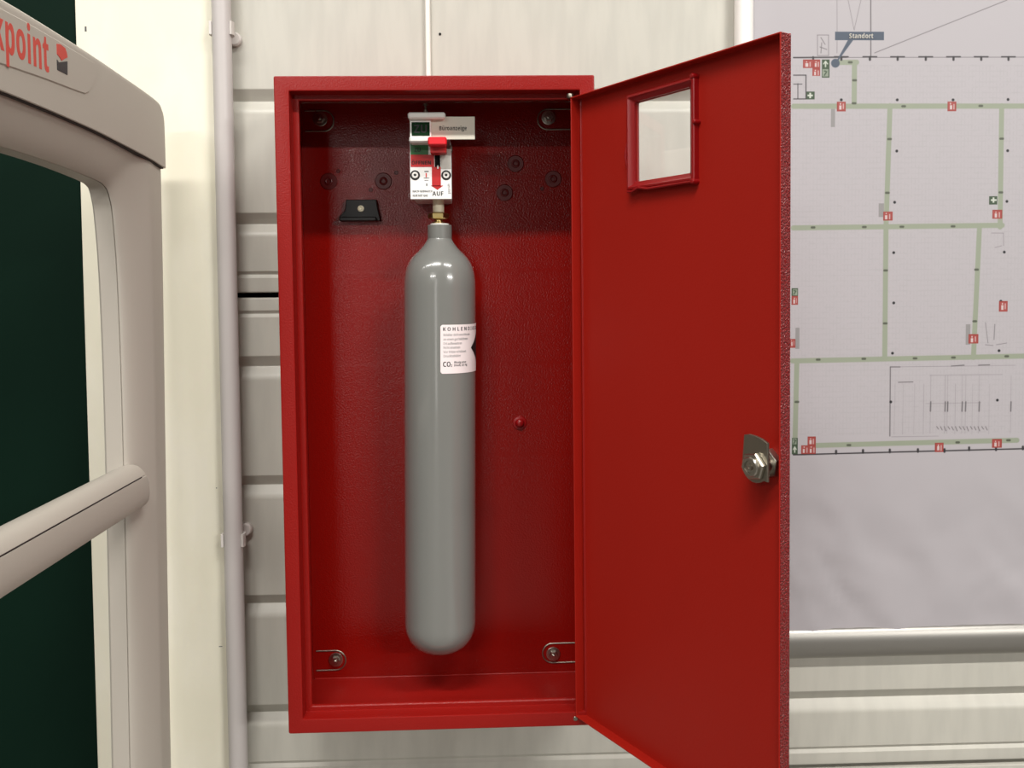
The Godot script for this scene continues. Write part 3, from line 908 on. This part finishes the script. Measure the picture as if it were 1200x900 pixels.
func build_pedestal():
	var t := thing("security_pedestal", "beige plastic security pedestal with red lettering beside the dark green panel", "security gate", Vector3(SEAM, 0.0, MIDDLE))
	# stations: (share of the section that curves in,) outer z, outer y, inner z, inner y
	var half := [[0.1089, 0.05, 0.166, 0.05, 0.6], [0.1011, 0.5, 0.16, 0.5, 0.6], [0.0936, 0.91, 0.156, 0.91, 0.6], [0.0898, 1.1, 0.1525, 1.1, 0.6], [0.0831, 1.334, 0.15, 1.334, 0.6], [0.0792, 1.4598, 0.153, 1.46, 0.6], [0.0775, 1.5483, 0.16, 1.522, 0.62], [0.0771, 1.6073, 0.165, 1.5385, 0.6], [0.0777, 1.6417, 0.1705, 1.547, 0.54], [0.0824, 1.653, 0.178, 1.5515, 0.5], [0.106, 1.6559, 0.191, 1.5542, 0.44], [0.165, 1.6589, 0.222, 1.5565, 0.4], [0.2338, 1.6618, 0.262, 1.5587, 0.385], [0.3026, 1.6635, 0.306, 1.56, 0.38], [0.36, 1.6641, 0.36, 1.5605, 0.38]]
	var st := smooth(half)
	for k in range(st.size() - 2, -1, -1):
		st.append([2.0 * MIDDLE - st[k][0], st[k][1], 2.0 * MIDDLE - st[k][2], st[k][3], st[k][4]])
	var sweep := func(profile: Array, angle := 30.0) -> ArrayMesh:
		var rings := []
		for q in st:
			var outer := Vector3(0, q[1], q[0] - MIDDLE)
			var inner := Vector3(0, q[3], q[2] - MIDDLE)
			var ring := PackedVector3Array()
			for p in profile:
				ring.append(inner.lerp(outer, p[0] * q[4] if p.size() > 2 else p[0]) + Vector3(p[1], 0, 0))
			rings.append(ring)
		var s := Shape.new()
		s.loft(rings)
		return s.commit(angle)
	var H := 0.020
	var prof := [[0.030, -0.0020], [0.0, 0.0006]]
	for k in range(1, 13):
		var f := k / 12.0
		prof.append([f * f, H * (0.45 * f * f + 0.55 * sqrt(1.0 - (1.0 - f * f) * (1.0 - f * f))), 1])
	prof.append_array([[0.985, H - 0.0012], [1.0, H - 0.004], [1.0, -0.0020]])
	put("front_shell", sweep.call(prof), mats.pedestal_plastic, t)
	put("back_shell", sweep.call([[0.0, -0.0006], [0.0, -0.0170], [0.03, -0.0195], [0.97, -0.0195], [1.0, -0.017], [1.0, -0.0006]]), mats.pedestal_plastic, t)
	put("seam_strip", sweep.call([[0.012, -0.0016], [0.012, 0.0016], [0.03, 0.0016], [0.03, -0.0016]]), mats.pedestal_seam, t)
	put("edge_strip", sweep.call([[0.99, 0.002], [0.99, 0.0140], [1.012, 0.0135], [1.012, 0.002]]), mats.pedestal_seam, t)
	# cap over the arch
	var top := smooth([[0.0755, 1.6058, 1.582], [0.076, 1.6351, 1.5821], [0.0774, 1.6453, 1.5823], [0.0813, 1.6516, 1.5827], [0.0891, 1.655, 1.5832], [0.1144, 1.6575, 1.5859], [0.1729, 1.6604, 1.5893], [0.2411, 1.6633, 1.5926], [0.3092, 1.6648, 1.594], [0.36, 1.6653, 1.5943]])
	for k in range(top.size() - 2, -1, -1):
		top.append([2.0 * MIDDLE - top[k][0], top[k][1], top[k][2]])
	var rings := []
	for q in top:
		var ring := PackedVector3Array()
		var lo: float = q[2]
		var hi: float = q[1]
		for p in [[lo, 0.017], [lo, 0.0226], [lo + 0.0006, 0.0232], [hi - 0.009, 0.0232], [hi - 0.0045, 0.0218], [hi - 0.0012, 0.0175], [hi, 0.011], [hi, -0.014], [hi - 0.003, -0.020], [lo, -0.0205]]:
			ring.append(Vector3(p[1], p[0], q[0] - MIDDLE))
		rings.append(ring)
	var s := Shape.new()
	s.loft(rings)
	var cap := put("cap", s.commit(30.0), mats.pedestal_plastic, t)
	# dark joint under the cap
	rings = []
	for q in top:
		var ring := PackedVector3Array()
		var lo: float = q[2]
		var z := lerpf(q[0], MIDDLE, 0.012) - MIDDLE
		for p in [[lo - 0.0011, 0.012], [lo - 0.0011, 0.0218], [lo + 0.0004, 0.0218], [lo + 0.0004, 0.012]]:
			ring.append(Vector3(p[1], p[0], z))
		rings.append(ring)
	s = Shape.new()
	s.loft(rings)
	put("cap_joint", s.commit(), mats.pedestal_seam, t)
	# label field: a thin raised plate, outline in (z, y) seen from +x
	var field := PackedVector2Array()
	for q in [[0.46, 1.6085], [0.3963, 1.6124], [0.3368, 1.6164], [0.2748, 1.6194], [0.2641, 1.6203], [0.2568, 1.6235], [0.2485, 1.6308], [0.2398, 1.6425], [0.2364, 1.6527], [0.30, 1.6545], [0.36, 1.6548], [0.42, 1.6535], [0.486, 1.65], [0.4895, 1.64], [0.487, 1.618], [0.482, 1.612], [0.472, 1.6088]]:
		field.append(Vector2(-(q[0] - MIDDLE), q[1]))
	var turned := Basis(Vector3(0, 0, -1), Vector3(0, 1, 0), Vector3(1, 0, 0))
	s = Shape.new()
	s.plate(field, 0.0226, 0.0242, 0.0014, Transform3D(turned, Vector3.ZERO))
	put("label_field", s.commit(20.0), mats.pedestal_plastic, t)
	var word := put("lettering", letters("Checkpoint", 0.0400, true, 0.64, false, 0), mats.logo_red, cap, Vector3(0.0243, 1.6370, 0.0))
	word.rotation.y = PI / 2
	var box := word.mesh.get_aabb()
	word.position.z = 0.3270 - MIDDLE + (box.position.x + box.size.x)
	word.rotation.x = 0.0
	# emblem: red upper corner with a pale swoosh over a dark square
	var em := Shape.new()
	var red := PackedVector2Array()
	for q in [[0.3132, 1.642], [0.3132, 1.6504], [0.3068, 1.6517], [0.2991, 1.6507], [0.2966, 1.6473], [0.2957, 1.6439], [0.301, 1.6415], [0.3059, 1.6386], [0.3083, 1.64]]:
		red.append(Vector2(-(q[0] - MIDDLE), q[1]))
	em.plate(red, 0.0240, 0.0246, 0.0001, Transform3D(turned, Vector3.ZERO))
	put("emblem", em.commit(), mats.logo_red, cap, Vector3.ZERO, "red curved half of the emblem")
	em = Shape.new()
	var dark := PackedVector2Array()
	for q in [[0.3136, 1.6293], [0.3136, 1.6376], [0.3107, 1.6361], [0.3059, 1.6376], [0.2961, 1.6407], [0.2966, 1.6293]]:
		dark.append(Vector2(-(q[0] - MIDDLE), q[1]))
	em.plate(dark, 0.0240, 0.0246, 0.0001, Transform3D(turned, Vector3.ZERO))
	put("emblem", em.commit(), mats.logo_dark, cap, Vector3.ZERO, "dark lower half of the emblem")
	# crossbar between the uprights
	var sec := [[0.004, 1.2705], [0.010, 1.2706], [0.0145, 1.2690], [0.0185, 1.2655], [0.0212, 1.2620], [0.0222, 1.2602], [0.0216, 1.2597], [0.0232, 1.2588], [0.0256, 1.2500], [0.0260, 1.2400], [0.0250, 1.2335], [0.0225, 1.2298], [0.0180, 1.2280], [0.0, 1.2272], [-0.0120, 1.2290], [-0.0190, 1.2350], [-0.0205, 1.2450], [-0.0170, 1.2560], [-0.0100, 1.2640], [-0.0030, 1.2688]]
	rings = []
	for q in [[0.1475, 0.90], [0.1482, 0.955], [0.1500, 0.985], [0.1530, 1.0], [0.25, 1.0], [MIDDLE, 1.0], [0.47, 1.0], [0.5670, 1.0], [0.5700, 0.985], [0.5718, 0.955], [0.5725, 0.90]]:
		var ring := PackedVector3Array()
		for p in sec:
			ring.append(Vector3(p[0] * q[1], 1.2515 + (p[1] - 1.2515) * q[1], q[0] - MIDDLE))
		rings.append(ring)
	s = Shape.new()
	s.loft(rings)
	put("crossbar", s.commit(28.0), mats.pedestal_plastic, t)
	put("crossbar_seam", slab(Vector3(0.0180, 1.2592, 0.1620 - MIDDLE), Vector3(0.0230, 1.2602, MIDDLE - 0.1620), 0.0001), mats.pedestal_seam, t)
	put("foot", slab(Vector3(-0.06, 0.0, -0.29), Vector3(0.06, 0.052, 0.29), 0.006), mats.pedestal_plastic, t)


# ------------------------------------------------------------------ wall map
func map_print() -> ImageTexture:
	# print of the plan, measured in millimetres from (x 0.3, y 1.0) on the wall; 1.4 pixels to the millimetre
	var k := 1.4
	var ox := 20.0
	var oy := 1000.0
	var im := Image.create(1600, 1400, false, Image.FORMAT_RGB8)
	var paper := Color(0.675, 0.66, 0.675)
	im.fill(paper)
	var n := FastNoiseLite.new()
	n.seed = 4
	n.frequency = 0.05
	for y in 1400:                                       # pale shelf-row hatching inside the halls
		var my := oy - y / k
		if my < 265 or my > 712:
			continue
		for x in range(60, 1600):
			var h := n.get_noise_2d(x, y * 2.5)
			if (x % 6 < 2 or y % 9 < 2) and h > -0.25:
				im.set_pixel(x, y, paper.darkened(0.012 + 0.03 * maxf(h, 0.0)))
	var rect := func(x: float, y: float, w: float, h: float, c: Color):
		im.fill_rect(Rect2i(roundi((x - ox) * k), roundi((oy - y) * k), maxi(1, roundi(w * k)), maxi(1, roundi(h * k))), c)
	var line := func(x0: float, y0: float, x1: float, y1: float, w: float, c: Color):
		var a := Vector2((x0 - ox) * k, (oy - y0) * k)
		var b := Vector2((x1 - ox) * k, (oy - y1) * k)
		var hw := maxf(w * k * 0.5, 0.2)
		var lo := a.min(b) - Vector2.ONE * (hw + 1.5)
		var hi := a.max(b) + Vector2.ONE * (hw + 1.5)
		for yy in range(maxi(0, int(lo.y)), mini(1399, int(hi.y)) + 1):
			for xx in range(maxi(0, int(lo.x)), mini(1599, int(hi.x)) + 1):
				var p := Vector2(xx + 0.5, yy + 0.5)
				var dd := p.distance_to(Geometry2D.get_closest_point_to_segment(p, a, b))
				var f := clampf(hw + 0.5 - dd, 0.0, 1.0) * minf(1.0, w * k)
				if f > 0.0:
					im.set_pixel(xx, yy, im.get_pixel(xx, yy).lerp(c, f))
	var routes := [[73.2, 661.9, 673.4, 661.5], [146.7, 713.9, 146.7, 662.3], [128.6, 713.8, 149.3, 713.9], [190.3, 662.2, 187.1, 517.2], [187.1, 517.2, 187.2, 358], [327.3, 662, 327.6, 516.4], [74, 516.9, 330.2, 518.4], [302.2, 517.6, 297.2, 357.8], [73.8, 356.2, 682.7, 361.9], [79.1, 356.1, 77.1, 248.9], [103.9, 252.6, 353.2, 255.3]]
	var dark := [[122.4, 720.4, 138.9, 720.4, 1.4], [130.6, 719.9, 130.7, 716.9, 2.6], [157, 720.4, 173.6, 720.4, 1.4], [165.3, 719.9, 165.4, 716.9, 2.6], [190.7, 720.4, 207.4, 720.4, 1.4], [199.1, 719.9, 199.1, 716.9, 2.6], [225, 720.4, 241.7, 720.4, 1.4], [233.4, 719.9, 233.4, 716.9, 2.6], [258.9, 720.4, 275.6, 720.5, 1.4], [267.3, 719.9, 267.3, 716.9, 2.6], [292.8, 720.5, 309.6, 720.5, 1.4], [301.2, 720, 301.3, 716.9, 2.6], [326.3, 720.5, 343.1, 720.5, 1.4], [334.7, 720, 334.8, 716.9, 2.6], [360.9, 720.5, 377.7, 720.5, 1.4], [369.3, 720, 369.4, 716.9, 2.6], [395.6, 720.5, 412.4, 720.5, 1.4], [404, 720, 404.1, 716.9, 2.6], [72.8, 719.4, 136.8, 719.9, 1.4], [72.8, 719.6, 671.6, 720.6, 0.5], [96.5, 719.9, 96.6, 716.9, 2.2], [75.5, 241.5, 686.3, 248.3, 1.5], [128.2, 245.5, 128.2, 242.3, 2.6], [161.4, 246, 161.4, 242.9, 2.6], [194.7, 246, 194.8, 242.9, 2.6], [229.7, 246, 229.8, 242.9, 2.6], [262.7, 245.5, 262.7, 242.4, 2.6], [293.5, 247.2, 293.6, 244, 2.6], [327.1, 246.7, 327.2, 243.5, 2.6], [360.8, 247.2, 360.9, 244.1, 2.6], [72.9, 698.7, 87.9, 698.7, 1], [87.9, 698.7, 88.1, 670.5, 1], [73.1, 670.5, 88.6, 670.5, 1], [78.2, 688.6, 78.3, 670.5, 0.8], [73, 688.1, 83.3, 688.1, 0.8]]
	var grey := [[124.9, 787.2, 125.4, 724.9, 0.5], [165.7, 787.3, 166.4, 719.9, 1.2], [138.3, 787.3, 145.9, 752.1, 0.5], [153.8, 787.3, 145.9, 752.1, 0.5], [331.5, 787.7, 171, 725, 0.7], [194.2, 347.5, 194.6, 262.8, 1.1], [194.2, 347.5, 206.3, 347.4, 1.1], [206.3, 347.4, 349.5, 347.8, 0.4], [269.8, 347.7, 285.7, 348.6, 1], [303.7, 348.3, 317.5, 348.7, 1], [204.4, 328.6, 222.4, 328.9, 0.9], [196.7, 261.8, 255, 262, 0.4], [101.5, 746, 114.9, 746.1, 0.6], [101.7, 721.9, 115.1, 721.9, 0.6], [101.5, 746, 101.7, 721.9, 0.6], [114.9, 746.1, 115.1, 721.9, 0.6], [105.7, 743, 110.9, 735, 0.7], [104.7, 732, 113, 729, 0.7], [106.7, 737, 105.8, 724.9, 0.7], [244.9, 304.1, 244.6, 292.6, 1.4], [244.5, 336.5, 244.4, 265.3, 0.35], [263, 303.8, 262.7, 292.3, 1.4], [262.5, 336.3, 262.4, 265, 0.35], [266.1, 303.8, 265.9, 292.3, 1.4], [265.7, 336.2, 265.6, 265, 0.35], [284.2, 303.6, 283.9, 292, 1.4], [283.7, 336, 283.7, 264.7, 0.35], [288.5, 303.5, 288.2, 292, 1.4], [288, 336, 288, 264.6, 0.35], [305.5, 303.3, 305.2, 291.7, 1.4], [305, 335.8, 305, 264.4, 0.35], [344.9, 302.8, 344.7, 291.2, 1.4], [344.4, 335.3, 344.5, 263.8, 0.35], [236.2, 326.2, 235.9, 264.3, 0.3], [224.5, 326.3, 224.2, 264.5, 0.3], [210.8, 326.5, 210.4, 264.7, 0.3], [200.2, 326.6, 199.8, 264.9, 0.3], [317.9, 325.1, 317.8, 263.2, 0.3], [296.6, 325.4, 296.5, 263.5, 0.3], [275.4, 325.7, 275.2, 263.8, 0.3], [252.7, 273.6, 254.9, 270.4, 0.8], [257.4, 273.5, 259.6, 269.3, 0.8], [262.1, 273.4, 264.3, 268.1, 0.8], [266.8, 273.4, 268.9, 270.2, 0.8], [271.4, 273.3, 273.6, 269.1, 0.8], [276.1, 273.2, 278.3, 267.9, 0.8], [280.8, 273.2, 283, 270, 0.8], [285.5, 273.1, 287.7, 268.9, 0.8], [290.2, 273, 292.4, 267.7, 0.8], [294.9, 273, 297, 269.8, 0.8], [299.5, 272.9, 301.7, 268.7, 0.8], [304.2, 272.8, 306.4, 267.5, 0.8], [308.9, 272.8, 311.1, 269.6, 0.8], [313.6, 272.7, 315.8, 268.5, 0.8], [243.5, 336.5, 333.7, 336.5, 0.4], [238.6, 302.1, 307.6, 302.2, 0.4], [317.1, 509.2, 331.9, 509.1, 0.5], [331.9, 509.1, 332.2, 493.6, 0.5], [321.6, 491.6, 330, 493.6, 0.5], [311.4, 400.4, 315, 375.4, 0.6], [323.1, 398.2, 322.4, 379.5, 0.7], [311.8, 373.3, 321.4, 372.2, 0.6], [325.6, 373.2, 338.4, 375.1, 0.6]]
	var red := [[84.2, 716.9, 12.4, 10.1], [96.6, 716.9, 8.3, 10.1], [95.6, 706.8, 9.4, 9.6], [125.9, 667.4, 10.4, 11.2], [260.7, 667.2, 10.6, 11.2], [183.3, 535.7, 11.1, 10.8], [317.7, 537, 11.8, 10.8], [290.4, 386.1, 11.9, 11.6], [328, 426.3, 10.8, 12.6], [72.4, 434.8, 7.8, 10.4], [70.6, 383.2, 6.3, 10.4], [84.9, 252.9, 9.6, 10.6], [93.4, 252.8, 9.5, 10.6], [92.8, 263.3, 10, 10.6], [250.9, 253.6, 10.8, 11.7], [322.2, 256.8, 11.9, 10.7]]
	var green_signs := [[106.9, 716.9, 9.4, 10.1, 0], [107, 706.8, 9.3, 11.1, 1], [88.5, 679.6, 9.9, 9.2, 2], [313.8, 553.5, 10.1, 9.8, 2], [73.3, 262.5, 7.4, 9.5, 1], [73.4, 253.1, 7.4, 10.6, 0], [72.3, 444.1, 7.9, 9.4, 1]]
	var dots := [[131, 669.4], [199.1, 669.3], [267.4, 669.2], [335, 669.6], [199.2, 608.3], [197.3, 546.9], [335.5, 608.3], [335.5, 547.2], [196.9, 486.3], [197.6, 425.4], [196.7, 364.2], [333.3, 485.9], [328.9, 365.8], [330.1, 426.3], [195.2, 304.7], [327.8, 305.1], [396.6, 669], [397.8, 608.6]]
	var marks := [[207, 661.7], [301.6, 662], [190.2, 622.6], [188.3, 558.3], [327.9, 622.7], [327.9, 558.1], [97.9, 517.3], [160.5, 517.4], [206.5, 517.4], [269.5, 517.5], [187.2, 464.8], [187.3, 400.6], [299.3, 464.9], [298.1, 402.1], [105.3, 357.4], [161.4, 357.8], [224.7, 357.6], [272.3, 358.1], [338.6, 358.9], [79.4, 306.2], [143.9, 252.3], [279.1, 253.7], [342.5, 255.4], [146.9, 692.6], [146.6, 665.3], [141.6, 713.9]]
	var patches := [[178, 546, 6.4, 16.4], [287.1, 398.6, 5.6, 25.1], [118.7, 658.3, 5.3, 21.3], [76.8, 396.6, 5.3, 26]]
	var green := Color(0.555, 0.585, 0.515)
	for q in patches:
		rect.call(q[0], q[1], q[2], q[3], Color(0.54, 0.53, 0.53))
	for q in routes:
		line.call(q[0], q[1], q[2], q[3], 6.2, green)
	for q in marks:
		line.call(q[0] - 1.6, q[1], q[0] + 1.6, q[1], 2.6, Color(0.30, 0.32, 0.27))
	for q in grey:
		line.call(q[0], q[1], q[2], q[3], q[4], Color(0.36, 0.345, 0.355))
	for q in dark:
		line.call(q[0], q[1], q[2], q[3], q[4], Color(0.17, 0.16, 0.17))
	for q in dots:
		line.call(q[0], q[1], q[0], q[1], 3.2, Color(0.07, 0.07, 0.08))
	for q in red:
		rect.call(q[0], q[1], q[2], q[3], Color(0.56, 0.21, 0.19))
		rect.call(q[0] + 1.0, q[1] - 1.0, q[2] - 2.0, q[3] - 2.0, Color(0.60, 0.27, 0.25))
		rect.call(q[0] + q[2] * 0.24, q[1] - q[3] * 0.38, q[2] * 0.26, q[3] * 0.45, Color(0.76, 0.70, 0.70))
		rect.call(q[0] + q[2] * 0.30, q[1] - q[3] * 0.16, q[2] * 0.14, q[3] * 0.16, Color(0.76, 0.70, 0.70))
		rect.call(q[0] + q[2] * 0.66, q[1] - q[3] * 0.24, q[2] * 0.13, q[3] * 0.58, Color(0.72, 0.60, 0.60))
	for q in green_signs:
		rect.call(q[0], q[1], q[2], q[3], Color(0.22, 0.29, 0.21))
		var w := Color(0.74, 0.76, 0.72)
		if q[4] == 2:
			rect.call(q[0] + q[2] * 0.4, q[1] - q[3] * 0.16, q[2] * 0.22, q[3] * 0.68, w)
			rect.call(q[0] + q[2] * 0.16, q[1] - q[3] * 0.39, q[2] * 0.68, q[3] * 0.22, w)
		elif q[4] == 0:
			line.call(q[0] + q[2] * 0.5, q[1] - q[3] * 0.2, q[0] + q[2] * 0.5, q[1] - q[3] * 0.8, 1.6, w)
			line.call(q[0] + q[2] * 0.25, q[1] - q[3] * 0.48, q[0] + q[2] * 0.5, q[1] - q[3] * 0.2, 1.4, w)
			line.call(q[0] + q[2] * 0.75, q[1] - q[3] * 0.48, q[0] + q[2] * 0.5, q[1] - q[3] * 0.2, 1.4, w)
		else:
			rect.call(q[0] + 1.2, q[1] - 1.2, q[2] - 2.4, q[3] - 2.4, Color(0.52, 0.56, 0.50))
			line.call(q[0] + q[2] * 0.35, q[1] - q[3] * 0.75, q[0] + q[2] * 0.65, q[1] - q[3] * 0.35, 1.3, Color(0.22, 0.29, 0.21))
			line.call(q[0] + q[2] * 0.35, q[1] - q[3] * 0.3, q[0] + q[2] * 0.5, q[1] - q[3] * 0.3, 1.3, Color(0.22, 0.29, 0.21))
	# speech bubble: banner, pointer and dot
	var slate := Color(0.27, 0.31, 0.37)
	rect.call(123.2, 750.1, 59.6, 10.0, slate)
	for j in 12:
		var f := j / 11.0
		line.call(lerpf(139.2, 144.7, f), 740.6, 124.8, 714.0, 0.9, slate)
	line.call(123.5, 712.8, 123.5, 712.8, 10.4, slate)
	return ImageTexture.create_from_image(im)


func build_map():
	var t := thing("wall_map", "large pale floor plan print hung in a tube frame beside the cabinet door", "wall map", Vector3(0.3, 1.0, 0.0))
	var s := Shape.new()
	var x0 := 0.0205
	var x1 := 1.1500
	var y0 := 0.0
	var y1 := 0.995
	var n := FastNoiseLite.new()
	n.seed = 8
	n.frequency = 9.0
	n.fractal_octaves = 3
	var nx := 140
	var ny := 120
	var at := func(i: int, j: int) -> Vector3:
		var x := lerpf(x0, x1, float(i) / nx)
		var y := lerpf(y0, y1, float(j) / ny)
		var low := smoothstep(0.30, 0.05, y) * smoothstep(0.0, 0.03, y)
		var z := 0.0105 + low * (0.0030 + 0.0030 * smoothstep(0.25, 0.05, x)) * n.get_noise_2d(x * 1.6 + y * 0.8, y * 0.9) + 0.0006 * n.get_noise_2d(x * 0.25 + 9.0, y * 0.2)
		return Vector3(x, y, z)
	for i in nx:
		for j in ny:
			var a: Vector3 = at.call(i, j)
			var b: Vector3 = at.call(i + 1, j)
			var c: Vector3 = at.call(i + 1, j + 1)
			var d: Vector3 = at.call(i, j + 1)
			for q in [a, c, b, a, d, c]:
				s.v.append(q)
				s.uv.append(Vector2((q.x * 1000.0 - 20.0) * 1.4 / 1600.0, (1000.0 - q.y * 1000.0) * 1.4 / 1400.0))
	var m := plain("map_paper", Color.WHITE, 0.5)
	m.albedo_texture = map_print()
	var sheet := put("map_sheet", s.commit(60.0), m, t)
	var word := put("lettering", letters("Standort", 0.0078, true, 0.9, false, 1), mats.plate_grey, sheet, Vector3(0.1543, 0.7448, 0.0112))
	word.name = "lettering"
	var f := Shape.new()
	f.tube(PackedVector3Array([Vector3(0.0125, -0.005, 0.0112), Vector3(0.0125, 1.02, 0.0112)]), 0.0112, 24)
	put("side_tube", f.commit(), mats.white_tube, t)
	f = Shape.new()
	f.tube(PackedVector3Array([Vector3(1.158, -0.005, 0.0112), Vector3(1.158, 1.02, 0.0112)]), 0.0112, 24)
	put("side_tube", f.commit(), mats.white_tube, t)
	f = Shape.new()
	f.tube(PackedVector3Array([Vector3(0.0, 0.0, 0.0), Vector3(1.17, 0.002, 0.0)]), 0.0188, 36)
	var rail := put("bottom_rail", f.commit(), mats.aluminium, t, Vector3(0, 0.0068, 0.0085))   # a flattened tube
	rail.scale.z = 0.45
	f = Shape.new()
	rail = put("top_rail", rail.mesh, mats.aluminium, t, Vector3(0, 1.0, 0.0085))
	rail.scale.z = 0.45
